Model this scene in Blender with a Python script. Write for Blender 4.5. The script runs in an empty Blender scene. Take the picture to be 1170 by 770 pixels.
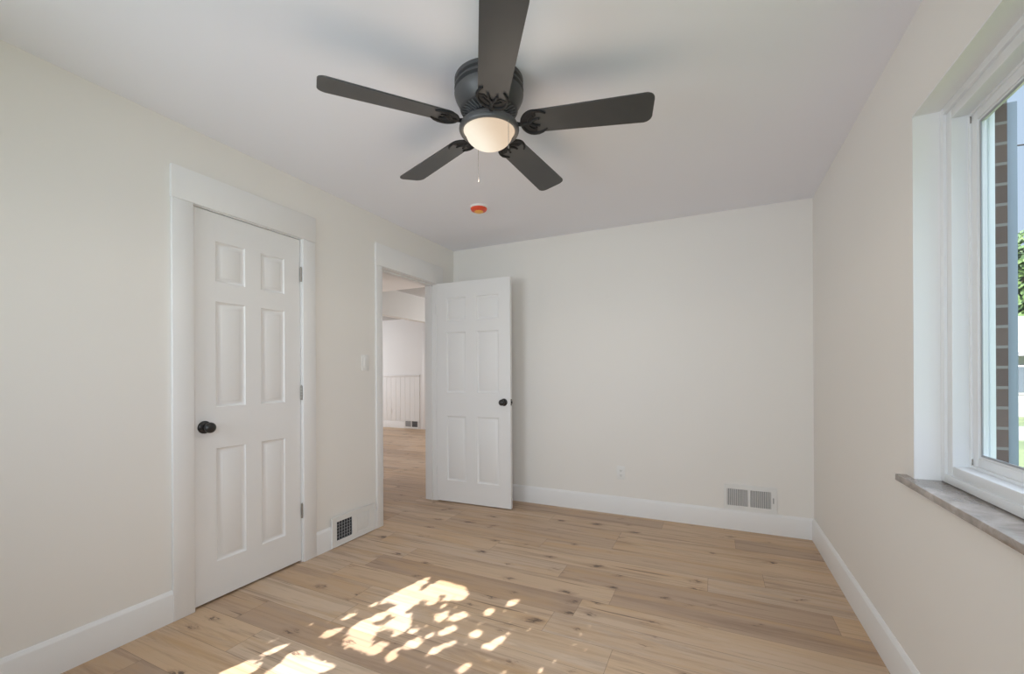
import bpy, bmesh, math, random
from mathutils import Vector, Matrix

PI = math.pi
C = bpy.context.scene.collection
sc = bpy.context.scene

# ------------------------------------------------------------------ camera
FPX, YAW, ROLL, CAMZ, HORIZ = 491.04, 0.440672, -0.00477, 1.190, 427.78
cam_d = bpy.data.cameras.new('camera')
cam = bpy.data.objects.new('camera', cam_d)
C.objects.link(cam)
cam_d.sensor_fit = 'HORIZONTAL'
cam_d.sensor_width = 36.0
cam_d.lens = 36.0 * FPX / 1170.0
cam_d.shift_y = (HORIZ - 385.0) / 1170.0
cam_d.clip_start = 0.02
cam_d.clip_end = 400
cam.matrix_world = (Matrix.Translation((0, 0, CAMZ)) @ Matrix.Rotation(YAW, 4, 'Z')
                    @ Matrix.Rotation(PI / 2, 4, 'X') @ Matrix.Rotation(ROLL, 4, 'Z'))
sc.camera = cam

# ------------------------------------------------------------------ world, sun, daylight, added fill
sc.view_settings.view_transform = 'Standard'
sc.view_settings.look = 'None'
sc.view_settings.gamma = 1.0
sc.view_settings.exposure = 0.0
try:
    sc.view_settings.use_curve_mapping = False
except Exception:
    pass
sc.cycles.max_bounces = 14
sc.cycles.diffuse_bounces = 9
sc.cycles.glossy_bounces = 4
sc.cycles.transparent_max_bounces = 16
sc.cycles.sample_clamp_indirect = 6.0
sc.cycles.caustics_reflective = False
sc.cycles.caustics_refractive = False

SUN_AZ = Vector((0.27, 0.963)).normalized()     # horizontal travel of the sunlight, into the room
SUN_ELEV = math.radians(38.0)
SUN_DIR = Vector((SUN_AZ.x * math.cos(SUN_ELEV), SUN_AZ.y * math.cos(SUN_ELEV), -math.sin(SUN_ELEV)))
SUN_STRENGTH = 15.5
SKY_STRENGTH = 5.0
REAR_WATTS, HALL_WATTS, LAMP_WATTS = 13.4, 56.0, 9.0

world = bpy.data.worlds.new('world')
sc.world = world
world.use_nodes = True
wn, wl = world.node_tree.nodes, world.node_tree.links
wn.clear()
w_out = wn.new('ShaderNodeOutputWorld')
w_bg = wn.new('ShaderNodeBackground')
w_tc = wn.new('ShaderNodeTexCoord')
w_sep = wn.new('ShaderNodeSeparateXYZ')
w_ramp = wn.new('ShaderNodeValToRGB')
w_ramp.color_ramp.elements[0].position = 0.0
w_ramp.color_ramp.elements[0].color = (0.66, 0.81, 1.0, 1)
w_ramp.color_ramp.elements[1].position = 0.8
w_ramp.color_ramp.elements[1].color = (0.74, 0.85, 1.0, 1)
_e = w_ramp.color_ramp.elements.new(0.42)
_e.color = (0.60, 0.79, 1.0, 1)
wl.new(w_tc.outputs['Generated'], w_sep.inputs[0])
wl.new(w_sep.outputs['Z'], w_ramp.inputs[0])
wl.new(w_ramp.outputs[0], w_bg.inputs['Color'])
w_mr = wn.new('ShaderNodeMapRange')       # pale horizon; upper sky brightened to add light indoors
w_mr.interpolation_type = 'SMOOTHSTEP'
w_mr.inputs['From Min'].default_value = 0.42
w_mr.inputs['From Max'].default_value = 0.62
w_mr.inputs['To Min'].default_value = 0.95
w_mr.inputs['To Max'].default_value = SKY_STRENGTH
wl.new(w_sep.outputs['Z'], w_mr.inputs[0])
wl.new(w_mr.outputs[0], w_bg.inputs['Strength'])
wl.new(w_bg.outputs[0], w_out.inputs['Surface'])


def light(name, kind, loc, direction, energy, color, size=None, size_y=None):
    d = bpy.data.lights.new(name, kind)
    d.energy = energy
    d.color = color
    if kind == 'AREA':
        d.shape = 'RECTANGLE'
        d.size, d.size_y = size, size_y
    o = bpy.data.objects.new(name, d)
    C.objects.link(o)
    o.location = loc
    o.rotation_euler = Vector(direction).to_track_quat('-Z', 'Y').to_euler()
    return o


sun = light('sun', 'SUN', (-4, -8, 8), SUN_DIR, SUN_STRENGTH, (1.0, 0.98, 0.95))
sun.data.angle = 0.0045
rear = light('rear_window_daylight', 'AREA', (-1.73, -0.50, 1.48), (0.30, 1, -0.05), REAR_WATTS, (0.83, 0.925, 1.0), 1.0, 1.2)
rear.data.spread = math.radians(112)
rear2 = light('rear_fill', 'AREA', (-0.10, -0.50, 1.40), (-0.42, 1, -0.30), 18.5, (0.79, 0.91, 1.0), 1.0, 1.3)  # fill light added behind the camera to even out the room
rear2.data.spread = math.radians(130)
light('far_room_fill', 'AREA', (-8.6, 5.9, 1.5), (1, 0.1, -0.05), HALL_WATTS, (0.93, 0.96, 1.0), 2.6, 1.5)  # unseen area light added to light the far room
light('hall_fill', 'AREA', (-3.35, 7.6, 1.4), (-0.1, -1, 0.0), 38.0, (0.97, 0.98, 1.0), 1.3, 1.6)  # unseen area light added to brighten the hall header
portal = light('side_window_portal', 'AREA', (0.93, 1.38, 1.46), (-1, 0, 0), 1.0, (1, 1, 1), 1.25, 1.3)
portal.data.cycles.is_portal = True

# ------------------------------------------------------------------ room numbers
XL, XR, YB, YR, H = -2.3885, 0.6374, 3.6887, -0.45, 2.44
WT = 0.126
JW = 0.0165                   # jamb lining behind the casings
XH = XL - WT                  # hall side of the left wall
D1 = (1.280, 1.908, 2.057)    # closet door opening: y0, y1, top
D2 = (2.640, 3.378, 2.045)    # doorway opening
W1 = (0.78, 1.983, 0.815, 2.096)    # side window opening: y0, y1, z0, z1
W2 = (-2.35, -1.12, 0.86, 2.17)    # rear window opening: x0, x1, z0, z1

W3 = (-0.66, 0.46, 0.70, 2.10)      # unseen second rear window, added for fill light

# ------------------------------------------------------------------ materials


def new_mat(name):
    m = bpy.data.materials.new(name)
    m.use_nodes = True
    nt = m.node_tree
    b = nt.nodes['Principled BSDF']
    return m, nt, b


def N(nt, t, **kw):
    n = nt.nodes.new(t)
    for k, v in kw.items():
        setattr(n, k, v)
    return n


def M(nt, op, a, b=None, c=None):
    n = nt.nodes.new('ShaderNodeMath')
    n.operation = op
    for i, x in enumerate((a, b, c)):
        if x is None:
            continue
        if isinstance(x, (int, float)):
            n.inputs[i].default_value = x
        else:
            nt.links.new(x, n.inputs[i])
    return n.outputs[0]


def mix(nt, fac, a, b, blend='MIX'):
    n = nt.nodes.new('ShaderNodeMix')
    n.data_type = 'RGBA'
    n.blend_type = blend
    for sock, x in ((n.inputs[0], fac), (n.inputs[6], a), (n.inputs[7], b)):
        if isinstance(x, (int, float)):
            sock.default_value = x
        elif isinstance(x, tuple):
            sock.default_value = (*x, 1) if len(x) == 3 else x
        else:
            nt.links.new(x, sock)
    return n.outputs[2]


def plain(name, col, rough=0.5, metal=0.0, vary=0.03, scale=6.0, bump=0.0, bscale=200.0, spec=0.5):
    m, nt, b = new_mat(name)
    tc = N(nt, 'ShaderNodeTexCoord')
    nz = N(nt, 'ShaderNodeTexNoise')
    nz.inputs['Scale'].default_value = scale
    nz.inputs['Detail'].default_value = 3
    nt.links.new(tc.outputs['Object'], nz.inputs['Vector'])
    dark = tuple(c * (1 - vary) for c in col)
    lite = tuple(min(1, c * (1 + vary)) for c in col)
    nt.links.new(mix(nt, nz.outputs[0], dark, lite), b.inputs['Base Color'])
    b.inputs['Roughness'].default_value = rough
    b.inputs['Metallic'].default_value = metal
    b.inputs['Specular IOR Level'].default_value = spec
    if bump > 0:
        n2 = N(nt, 'ShaderNodeTexNoise')
        n2.inputs['Scale'].default_value = bscale
        nt.links.new(tc.outputs['Object'], n2.inputs['Vector'])
        bp = N(nt, 'ShaderNodeBump')
        bp.inputs['Strength'].default_value = bump
        bp.inputs['Distance'].default_value = 0.002
        nt.links.new(n2.outputs[0], bp.inputs['Height'])
        nt.links.new(bp.outputs[0], b.inputs['Normal'])
    return m


MAT = {}
MAT['wall'] = plain('cream_wall_paint', (0.825, 0.805, 0.775), 0.55, vary=0.012, scale=1.5, bump=0.06, bscale=90, spec=0.3)
MAT['ceiling'] = plain('pale_grey_ceiling_paint', (0.86, 0.87, 0.93), 0.85, vary=0.01, scale=1.2, bump=0.05, bscale=120, spec=0.2)
MAT['trim'] = plain('white_trim_paint', (0.82, 0.818, 0.82), 0.38, vary=0.01, scale=3, spec=0.4)
MAT['hall_wall'] = plain('white_hall_paint', (0.80, 0.80, 0.80), 0.6, vary=0.01, scale=2)
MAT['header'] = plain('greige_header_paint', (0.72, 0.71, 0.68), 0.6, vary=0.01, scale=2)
MAT['hall_ceiling'] = plain('hall_ceiling_painted_shade', (0.48, 0.47, 0.46), 0.8, vary=0.01, scale=2)  # darker grey stands in for the shade on this ceiling
MAT['soffit'] = plain('soffit_painted_bright', (0.90, 0.89, 0.88), 0.8, vary=0.01, scale=2)  # whiter than the hall so its brightness is in the colour
MAT['charcoal'] = plain('charcoal_fan_metal', (0.072, 0.072, 0.074), 0.42, 0.0, vary=0.08, scale=30)
MAT['fin'] = plain('charcoal_fin_painted_light', (0.17, 0.17, 0.175), 0.4, vary=0.06, scale=30)  # fan charcoal made lighter, light on the fins put into the colour
MAT['blade'] = plain('charcoal_fan_blade', (0.058, 0.058, 0.059), 0.36, 0.0, vary=0.06, scale=20, spec=0.4)
MAT['iron'] = plain('black_cast_iron', (0.012, 0.012, 0.013), 0.55, 0.0, vary=0.1, scale=40, spec=0.22)
MAT['black'] = plain('black_knob_finish', (0.018, 0.017, 0.017), 0.32, 0.0, vary=0.1, scale=40)
MAT['hinge'] = plain('dull_nickel', (0.36, 0.34, 0.31), 0.4, 0.8, vary=0.1, scale=60)
MAT['plastic'] = plain('white_plastic', (0.82, 0.82, 0.81), 0.35, vary=0.01, scale=9)
MAT['vent'] = plain('white_vent_enamel', (0.80, 0.80, 0.79), 0.4, vary=0.02, scale=9)
MAT['dark'] = plain('dark_duct_interior', (0.045, 0.048, 0.055), 0.9, vary=0.1, scale=9)
MAT['ductgrey'] = plain('grey_duct_damper', (0.33, 0.33, 0.34), 0.7, vary=0.08, scale=9)
MAT['vinyl'] = plain('white_window_vinyl', (0.80, 0.82, 0.84), 0.3, vary=0.01, scale=7)
MAT['gasket'] = plain('grey_window_gasket', (0.36, 0.38, 0.41), 0.6, vary=0.05)
MAT['orange'] = plain('orange_red_plastic', (0.78, 0.085, 0.03), 0.35, vary=0.12, scale=30)
MAT['yellow'] = plain('amber_cap_highlight', (0.95, 0.48, 0.10), 0.35, vary=0.08, scale=30)
MAT['shutter'] = plain('slate_blue_shutter_paint', (0.255, 0.31, 0.375), 0.55, vary=0.06, scale=12)
MAT['cable'] = plain('black_cable', (0.03, 0.03, 0.035), 0.6, vary=0.05)
MAT['bark'] = plain('grey_brown_bark', (0.13, 0.10, 0.075), 0.9, vary=0.35, scale=18, bump=0.5, bscale=30)
MAT['roof'] = plain('grey_shingle_roof', (0.24, 0.235, 0.24), 0.9, vary=0.15, scale=8)
MAT['siding'] = plain('white_house_siding', (0.42, 0.415, 0.40), 0.7, vary=0.03, scale=3)
MAT['house_glass'] = plain('dark_house_window', (0.10, 0.12, 0.14), 0.15, vary=0.1, scale=3)
MAT['walk'] = plain('pale_concrete', (0.25, 0.225, 0.20), 0.9, vary=0.12, scale=3)
MAT['asphalt'] = plain('grey_asphalt', (0.20, 0.20, 0.20), 0.9, vary=0.12, scale=5)
MAT['steel'] = plain('ball_chain_metal', (0.30, 0.29, 0.28), 0.35, 0.8, vary=0.05)


def leaf_mat(name, a, b_):
    m, nt, b = new_mat(name)
    tc = N(nt, 'ShaderNodeTexCoord')
    nz = N(nt, 'ShaderNodeTexNoise')
    nz.inputs['Scale'].default_value = 2.2
    nz.inputs['Detail'].default_value = 4
    nt.links.new(tc.outputs['Object'], nz.inputs['Vector'])
    r = N(nt, 'ShaderNodeValToRGB')
    r.color_ramp.elements[0].position, r.color_ramp.elements[0].color = 0.35, (*a, 1)
    r.color_ramp.elements[1].position, r.color_ramp.elements[1].color = 0.68, (*b_, 1)
    nt.links.new(nz.outputs[0], r.inputs[0])
    nt.links.new(r.outputs[0], b.inputs['Base Color'])
    b.inputs['Roughness'].default_value = 0.6
    return m


MAT['leaf'] = leaf_mat('green_leaves', (0.035, 0.075, 0.02), (0.14, 0.23, 0.06))
MAT['grass'] = leaf_mat('lawn_grass', (0.07, 0.10, 0.03), (0.16, 0.19, 0.075))


def glass_mat():
    m, nt, b = new_mat('window_glass')
    nt.nodes.remove(b)
    out = [n for n in nt.nodes if n.type == 'OUTPUT_MATERIAL'][0]
    tr = N(nt, 'ShaderNodeBsdfTransparent')
    tr.inputs[0].default_value = (0.965, 0.965, 0.975, 1)
    gl = N(nt, 'ShaderNodeBsdfGlossy')
    gl.inputs['Roughness'].default_value = 0.02
    fr = N(nt, 'ShaderNodeFresnel')
    fr.inputs['IOR'].default_value = 1.25
    ms = N(nt, 'ShaderNodeMixShader')
    ge = N(nt, 'ShaderNodeNewGeometry')
    nt.links.new(M(nt, 'MULTIPLY', fr.outputs[0], M(nt, 'SUBTRACT', 1.0, ge.outputs['Backfacing'])), ms.inputs[0])
    nt.links.new(tr.outputs[0], ms.inputs[1])
    nt.links.new(gl.outputs[0], ms.inputs[2])
    nt.links.new(ms.outputs[0], out.inputs[0])
    return m


MAT['glass'] = glass_mat()


def bowl_mat():
    m, nt, b = new_mat('frosted_lamp_glass')
    tc = N(nt, 'ShaderNodeTexCoord')      # bulb glow painted as an emission gradient, brighter on one side
    vd = N(nt, 'ShaderNodeVectorMath', operation='DISTANCE')
    vd.inputs[1].default_value = (-0.075, -0.03, -0.255)
    nt.links.new(tc.outputs['Object'], vd.inputs[0])
    mr = N(nt, 'ShaderNodeMapRange', interpolation_type='SMOOTHSTEP')
    mr.inputs['From Min'].default_value = 0.05
    mr.inputs['From Max'].default_value = 0.16
    nt.links.new(vd.outputs['Value'], mr.inputs[0])
    b.inputs['Base Color'].default_value = (0.04, 0.037, 0.033, 1)
    b.inputs['Roughness'].default_value = 0.6
    b.inputs['Specular IOR Level'].default_value = 0.2
    em = mix(nt, mr.outputs[0], (1.08, 0.97, 0.80), (0.80, 0.62, 0.45))
    nt.links.new(em, b.inputs['Emission Color'])
    b.inputs['Emission Strength'].default_value = 0.91
    return m


MAT['bowl'] = bowl_mat()


def stone_mat():
    m, nt, b = new_mat('polished_brown_grey_stone')
    tc = N(nt, 'ShaderNodeTexCoord')
    nz = N(nt, 'ShaderNodeTexNoise')
    nz.inputs['Scale'].default_value = 9
    nz.inputs['Detail'].default_value = 8
    nz.inputs['Roughness'].default_value = 0.65
    nz.inputs['Distortion'].default_value = 1.2
    nt.links.new(tc.outputs['Object'], nz.inputs['Vector'])
    r = N(nt, 'ShaderNodeValToRGB')
    r.color_ramp.elements[0].position, r.color_ramp.elements[0].color = 0.33, (0.24, 0.20, 0.175, 1)
    r.color_ramp.elements[1].position, r.color_ramp.elements[1].color = 0.68, (0.50, 0.45, 0.41, 1)
    nt.links.new(nz.outputs[0], r.inputs[0])
    nt.links.new(r.outputs[0], b.inputs['Base Color'])
    b.inputs['Roughness'].default_value = 0.16
    b.inputs['Specular IOR Level'].default_value = 0.7
    return m


MAT['stone'] = stone_mat()


def brick_mat():
    m, nt, b = new_mat('dark_brown_brick')
    tc = N(nt, 'ShaderNodeTexCoord')
    sp = N(nt, 'ShaderNodeSeparateXYZ')
    nt.links.new(tc.outputs['Object'], sp.inputs[0])
    cb = N(nt, 'ShaderNodeCombineXYZ')
    nt.links.new(M(nt, 'ADD', sp.outputs['X'], sp.outputs['Y']), cb.inputs[0])
    nt.links.new(sp.outputs['Z'], cb.inputs[1])
    br = N(nt, 'ShaderNodeTexBrick')
    br.inputs['Scale'].default_value = 1.0
    br.inputs['Brick Width'].default_value = 0.205
    br.inputs['Row Height'].default_value = 0.067
    br.inputs['Mortar Size'].default_value = 0.005
    br.inputs['Color1'].default_value = (0.095, 0.060, 0.050, 1)
    br.inputs['Color2'].default_value = (0.145, 0.098, 0.082, 1)
    br.inputs['Mortar'].default_value = (0.25, 0.235, 0.22, 1)
    nt.links.new(cb.outputs[0], br.inputs['Vector'])
    nt.links.new(br.outputs['Color'], b.inputs['Base Color'])
    b.inputs['Roughness'].default_value = 0.9
    return m


MAT['brick'] = brick_mat()


def wood_floor():
    m, nt, b = new_mat('oak_plank_floor')
    PW, PL = 0.178, 1.35
    tc = N(nt, 'ShaderNodeTexCoord')
    sp = N(nt, 'ShaderNodeSeparateXYZ')
    nt.links.new(tc.outputs['Object'], sp.inputs[0])
    X, Y = sp.outputs['X'], sp.outputs['Y']
    yr = M(nt, 'DIVIDE', M(nt, 'ADD', Y, 20.035), PW)
    row = M(nt, 'FLOOR', yr)
    wn1 = N(nt, 'ShaderNodeTexWhiteNoise', noise_dimensions='1D')
    nt.links.new(row, wn1.inputs['W'])
    xo = M(nt, 'ADD', M(nt, 'DIVIDE', M(nt, 'ADD', X, 30.0), PL), wn1.outputs['Value'])
    col = M(nt, 'FLOOR', xo)
    cb = N(nt, 'ShaderNodeCombineXYZ')
    nt.links.new(row, cb.inputs[0])
    nt.links.new(col, cb.inputs[1])
    wn2 = N(nt, 'ShaderNodeTexWhiteNoise', noise_dimensions='3D')
    nt.links.new(cb.outputs[0], wn2.inputs['Vector'])
    rs = N(nt, 'ShaderNodeSeparateColor')
    nt.links.new(wn2.outputs['Color'], rs.inputs[0])
    r1, r2, r3 = rs.outputs[0], rs.outputs[1], rs.outputs[2]
    # shifted plank coordinates for the grain
    gx = M(nt, 'ADD', X, M(nt, 'MULTIPLY', r1, 37.0))
    gy = M(nt, 'ADD', Y, M(nt, 'MULTIPLY', r2, 23.0))

    def grain(sx, sy, detail, rough, dist=0.0):
        c = N(nt, 'ShaderNodeCombineXYZ')
        nt.links.new(M(nt, 'MULTIPLY', gx, sx), c.inputs[0])
        nt.links.new(M(nt, 'MULTIPLY', gy, sy), c.inputs[1])
        n = N(nt, 'ShaderNodeTexNoise')
        n.inputs['Scale'].default_value = 1.0
        n.inputs['Detail'].default_value = detail
        n.inputs['Roughness'].default_value = rough
        n.inputs['Distortion'].default_value = dist
        nt.links.new(c.outputs[0], n.inputs['Vector'])
        return n.outputs[0]

    broad = grain(1.3, 9.0, 3, 0.5, 0.6)
    fine = grain(5.0, 120.0, 4, 0.6)
    streak = grain(0.9, 15.0, 6, 0.70, 1.4)
    patch = grain(1.0, 7.0, 4, 0.6, 0.9)
    # plank tints
    rp = N(nt, 'ShaderNodeValToRGB')
    els = rp.color_ramp.elements
    els[0].position, els[0].color = 0.0, (0.350, 0.238, 0.170, 1)
    els[1].position, els[1].color = 1.0, (0.660, 0.500, 0.355, 1)
    for p, c in ((0.3, (0.530, 0.375, 0.260, 1)), (0.55, (0.615, 0.435, 0.285, 1)), (0.8, (0.565, 0.435, 0.335, 1))):
        e = els.new(p)
        e.color = c
    nt.links.new(r3, rp.inputs[0])
    base = mix(nt, M(nt, 'MULTIPLY', broad, 0.38), rp.outputs[0], (0.63, 0.455, 0.30))
    # darker streaks along the grain
    st = N(nt, 'ShaderNodeMapRange')
    st.inputs['From Min'].default_value = 0.475
    st.inputs['From Max'].default_value = 0.74
    nt.links.new(streak, st.inputs[0])
    base = mix(nt, M(nt, 'MULTIPLY', st.outputs[0], 0.85), base, (0.235, 0.145, 0.098))
    pt = N(nt, 'ShaderNodeMapRange')
    pt.inputs['From Min'].default_value = 0.46
    pt.inputs['From Max'].default_value = 0.72
    nt.links.new(patch, pt.inputs[0])
    base = mix(nt, M(nt, 'MULTIPLY', pt.outputs[0], 0.75), base, (0.55, 0.34, 0.165))
    base = mix(nt, 0.13, base, mix(nt, fine, (0.30, 0.21, 0.15), (0.66, 0.50, 0.37)))
    # knots
    c = N(nt, 'ShaderNodeCombineXYZ')
    wob = grain(14.0, 45.0, 4, 0.65)
    nt.links.new(M(nt, 'ADD', M(nt, 'MULTIPLY', gx, 3.4), M(nt, 'MULTIPLY', wob, 0.5)), c.inputs[0])
    nt.links.new(M(nt, 'ADD', M(nt, 'MULTIPLY', gy, 8.5), M(nt, 'MULTIPLY', wob, 1.1)), c.inputs[1])
    vo = N(nt, 'ShaderNodeTexVoronoi', voronoi_dimensions='2D')
    vo.inputs['Scale'].default_value = 1.0
    nt.links.new(c.outputs[0], vo.inputs['Vector'])
    vs = N(nt, 'ShaderNodeSeparateColor')
    nt.links.new(vo.outputs['Color'], vs.inputs[0])
    size = M(nt, 'MULTIPLY', M(nt, 'MAXIMUM', M(nt, 'SUBTRACT', vs.outputs[0], 0.52), 0.0), 0.22)
    kn = N(nt, 'ShaderNodeMapRange', interpolation_type='SMOOTHSTEP')
    nt.links.new(M(nt, 'SUBTRACT', vo.outputs['Distance'], size), kn.inputs[0])
    kn.inputs['From Min'].default_value = -0.05
    kn.inputs['From Max'].default_value = 0.05
    kn.inputs['To Min'].default_value = 1.0
    kn.inputs['To Max'].default_value = 0.0
    halo = N(nt, 'ShaderNodeMapRange', interpolation_type='SMOOTHSTEP')
    nt.links.new(M(nt, 'SUBTRACT', vo.outputs['Distance'], M(nt, 'MULTIPLY', size, 2.0)), halo.inputs[0])
    halo.inputs['From Min'].default_value = -0.1
    halo.inputs['From Max'].default_value = 0.12
    halo.inputs['To Min'].default_value = 1.0
    halo.inputs['To Max'].default_value = 0.0
    has = M(nt, 'GREATER_THAN', vs.outputs[0], 0.55)
    base = mix(nt, M(nt, 'MULTIPLY', M(nt, 'MULTIPLY', halo.outputs[0], has), 0.40), base, (0.27, 0.165, 0.105))
    base = mix(nt, M(nt, 'MULTIPLY', M(nt, 'MULTIPLY', kn.outputs[0], has), 0.85), base, (0.095, 0.062, 0.046))
    # thin dark checks running along the grain near the knots
    ck = grain(1.7, 60.0, 2, 0.4, 0.3)
    cm = N(nt, 'ShaderNodeMapRange')
    cm.inputs['From Min'].default_value = 0.665
    cm.inputs['From Max'].default_value = 0.74
    nt.links.new(ck, cm.inputs[0])
    base = mix(nt, M(nt, 'MULTIPLY', cm.outputs[0], 0.75), base, (0.13, 0.085, 0.060))
    # seams
    fy = M(nt, 'FRACT', yr)
    ey = M(nt, 'MULTIPLY', M(nt, 'MINIMUM', fy, M(nt, 'SUBTRACT', 1.0, fy)), PW)
    fx = M(nt, 'FRACT', xo)
    ex = M(nt, 'MULTIPLY', M(nt, 'MINIMUM', fx, M(nt, 'SUBTRACT', 1.0, fx)), PL)
    seam = M(nt, 'LESS_THAN', M(nt, 'MINIMUM', ey, ex), 0.0011)
    base = mix(nt, M(nt, 'MULTIPLY', seam, 0.55), base, (0.12, 0.08, 0.055))
    nt.links.new(base, b.inputs['Base Color'])
    b.inputs['Roughness'].default_value = 0.42
    b.inputs['Specular IOR Level'].default_value = 0.35
    bp = N(nt, 'ShaderNodeBump')
    bp.inputs['Strength'].default_value = 0.12
    bp.inputs['Distance'].default_value = 0.001
    nt.links.new(fine, bp.inputs['Height'])
    nt.links.new(bp.outputs[0], b.inputs['Normal'])
    return m


MAT['floor'] = wood_floor()

# ------------------------------------------------------------------ mesh helpers


def box(bm, x0, x1, y0, y1, z0, z1, bevel=0.0):
    vs = [bm.verts.new(p) for p in ((x0, y0, z0), (x1, y0, z0), (x1, y1, z0), (x0, y1, z0),
                                    (x0, y0, z1), (x1, y0, z1), (x1, y1, z1), (x0, y1, z1))]
    fs = [bm.faces.new([vs[i] for i in f]) for f in
          ((0, 3, 2, 1), (4, 5, 6, 7), (0, 1, 5, 4), (1, 2, 6, 5), (2, 3, 7, 6), (3, 0, 4, 7))]
    if bevel > 0:
        ed = list({e for f in fs for e in f.edges})
        bmesh.ops.bevel(bm, geom=ed, offset=bevel, segments=2, profile=0.5, affect='EDGES')
    return vs


def lathe(bm, prof, seg=48, center=(0, 0), smooth=True):
    rings = []
    for r, z in prof:
        if r < 1e-5:
            rings.append([bm.verts.new((center[0], center[1], z))])
        else:
            rings.append([bm.verts.new((center[0] + r * math.cos(2 * PI * k / seg), center[1] + r * math.sin(2 * PI * k / seg), z))
                          for k in range(seg)])
    for a, b_ in zip(rings, rings[1:]):
        for k in range(seg):
            k2 = (k + 1) % seg
            if len(a) == 1 and len(b_) == 1:
                continue
            if len(a) == 1:
                f = bm.faces.new((a[0], b_[k], b_[k2]))
            elif len(b_) == 1:
                f = bm.faces.new((a[k], b_[0], a[k2]))
            else:
                f = bm.faces.new((a[k], b_[k], b_[k2], a[k2]))
            f.smooth = smooth


def tube(bm, pts, r, seg=10, closed=False, flat=None):
    pts = [Vector(p) for p in pts]
    n = len(pts)
    rings = []
    up = Vector((0, 0, 1))
    for i, p in enumerate(pts):
        if closed:
            t = pts[(i + 1) % n] - pts[i - 1]
        else:
            t = pts[min(i + 1, n - 1)] - pts[max(i - 1, 0)]
        t.normalize()
        u = up if abs(t.dot(up)) < 0.95 else Vector((1, 0, 0))
        s = t.cross(u).normalized()
        w = s.cross(t).normalized()
        rr = r[i] if isinstance(r, (list, tuple)) else r
        fl = flat if flat else 1.0
        rings.append([bm.verts.new(p + s * (rr * math.cos(2 * PI * k / seg)) + w * (rr * fl * math.sin(2 * PI * k / seg)))
                      for k in range(seg)])
    pairs = list(zip(rings, rings[1:]))
    if closed:
        pairs.append((rings[-1], rings[0]))
    for a, b_ in pairs:
        for k in range(seg):
            f = bm.faces.new((a[k], a[(k + 1) % seg], b_[(k + 1) % seg], b_[k]))
            f.smooth = True
    if not closed:
        bm.faces.new(rings[0][::-1])
        bm.faces.new(rings[-1])


def prism(bm, outline, z0, z1):
    lo = [bm.verts.new((x, y, z0)) for x, y in outline]
    hi = [bm.verts.new((x, y, z1)) for x, y in outline]
    bm.faces.new(lo[::-1])
    bm.faces.new(hi)
    n = len(outline)
    for i in range(n):
        bm.faces.new((lo[i], lo[(i + 1) % n], hi[(i + 1) % n], hi[i]))


def mesh_obj(name, bm, mat, parent=None, local=None):
    """link bm as one object; coordinates are world unless local matrix given"""
    bmesh.ops.recalc_face_normals(bm, faces=bm.faces[:])
    me = bpy.data.meshes.new(name)
    bm.to_mesh(me)
    bm.free()
    me.set_sharp_from_angle(angle=math.radians(38))
    for m in (mat if isinstance(mat, (list, tuple)) else [mat]):
        me.materials.append(MAT[m] if isinstance(m, str) else m)
    o = bpy.data.objects.new(name, me)
    C.objects.link(o)
    if parent:
        o.parent = parent
    if local is not None:
        o.matrix_local = local
    return o


def tag(o, label=None, cat=None, group=None, kind=None):
    if label:
        o['label'] = label
    if cat:
        o['category'] = cat
    if group:
        o['group'] = group
    if kind:
        o['kind'] = kind
    return o


def empty(name, loc, rz=0.0):
    o = bpy.data.objects.new(name, None)
    C.objects.link(o)
    o.empty_display_size = 0.1
    o.location = loc
    o.rotation_euler = (0, 0, rz)
    return o


def struct(name, boxes, mat, label, cat, bevel=0.0):
    bm = bmesh.new()
    for b_ in boxes:
        box(bm, *b_, bevel=bevel)
    return tag(mesh_obj(name, bm, mat), label, cat, kind='structure')


# ------------------------------------------------------------------ room shell
struct('floor', [(-9.2, 0.80, -0.60, 7.9, -0.12, 0.0)], 'floor',
       'light oak plank floor with dark knots and dappled sun patches', 'floor')
struct('ceiling', [(XH, 0.80, -0.60, YB + 0.12, H, H + 0.12)], 'ceiling',
       'pale grey painted ceiling above the bedroom', 'ceiling')
struct('wall_left', [
    (XH, XL, -0.60, D1[0] - JW, 0, H), (XH, XL, D1[0] - JW, D1[1] + JW, D1[2] + JW, H), (XH, XL, D1[1] + JW, D2[0] - JW, 0, H),
    (XH, XL, D2[0] - JW, D2[1] + JW, D2[2] + JW, H), (XH, XL, D2[1] + JW, YB + 0.12, 0, H)], 'wall',
    'long cream wall holding the closet door and the doorway', 'wall')
struct('wall_back', [(XL, XR, YB, YB + 0.12, 0, H)], 'wall', 'cream end wall with outlet and wide wall vent', 'wall')
struct('wall_right', [
    (XR, 0.80, -0.60, W1[0], 0, H), (XR, 0.80, W1[1], YB + 0.12, 0, H),
    (XR, 0.80, W1[0], W1[1], 0, W1[2] - 0.025), (XR, 0.80, W1[0], W1[1], W1[3], H)], 'wall',
    'cream wall with the deep set window', 'wall')
struct('wall_rear', [
    (XL, W2[0], YR - 0.15, YR, 0, H), (W2[1], W3[0], YR - 0.15, YR, 0, H),
    (W2[0], W2[1], YR - 0.15, YR, 0, W2[2]), (W2[0], W2[1], YR - 0.15, YR, W2[3], H),
    (W3[0], W3[1], YR - 0.15, YR, 0, W3[2]), (W3[0], W3[1], YR - 0.15, YR, W3[3], H), (W3[1], XR, YR - 0.15, YR, 0, H)], 'wall',
    'cream wall behind the viewer with a sunlit window', 'wall')

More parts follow.
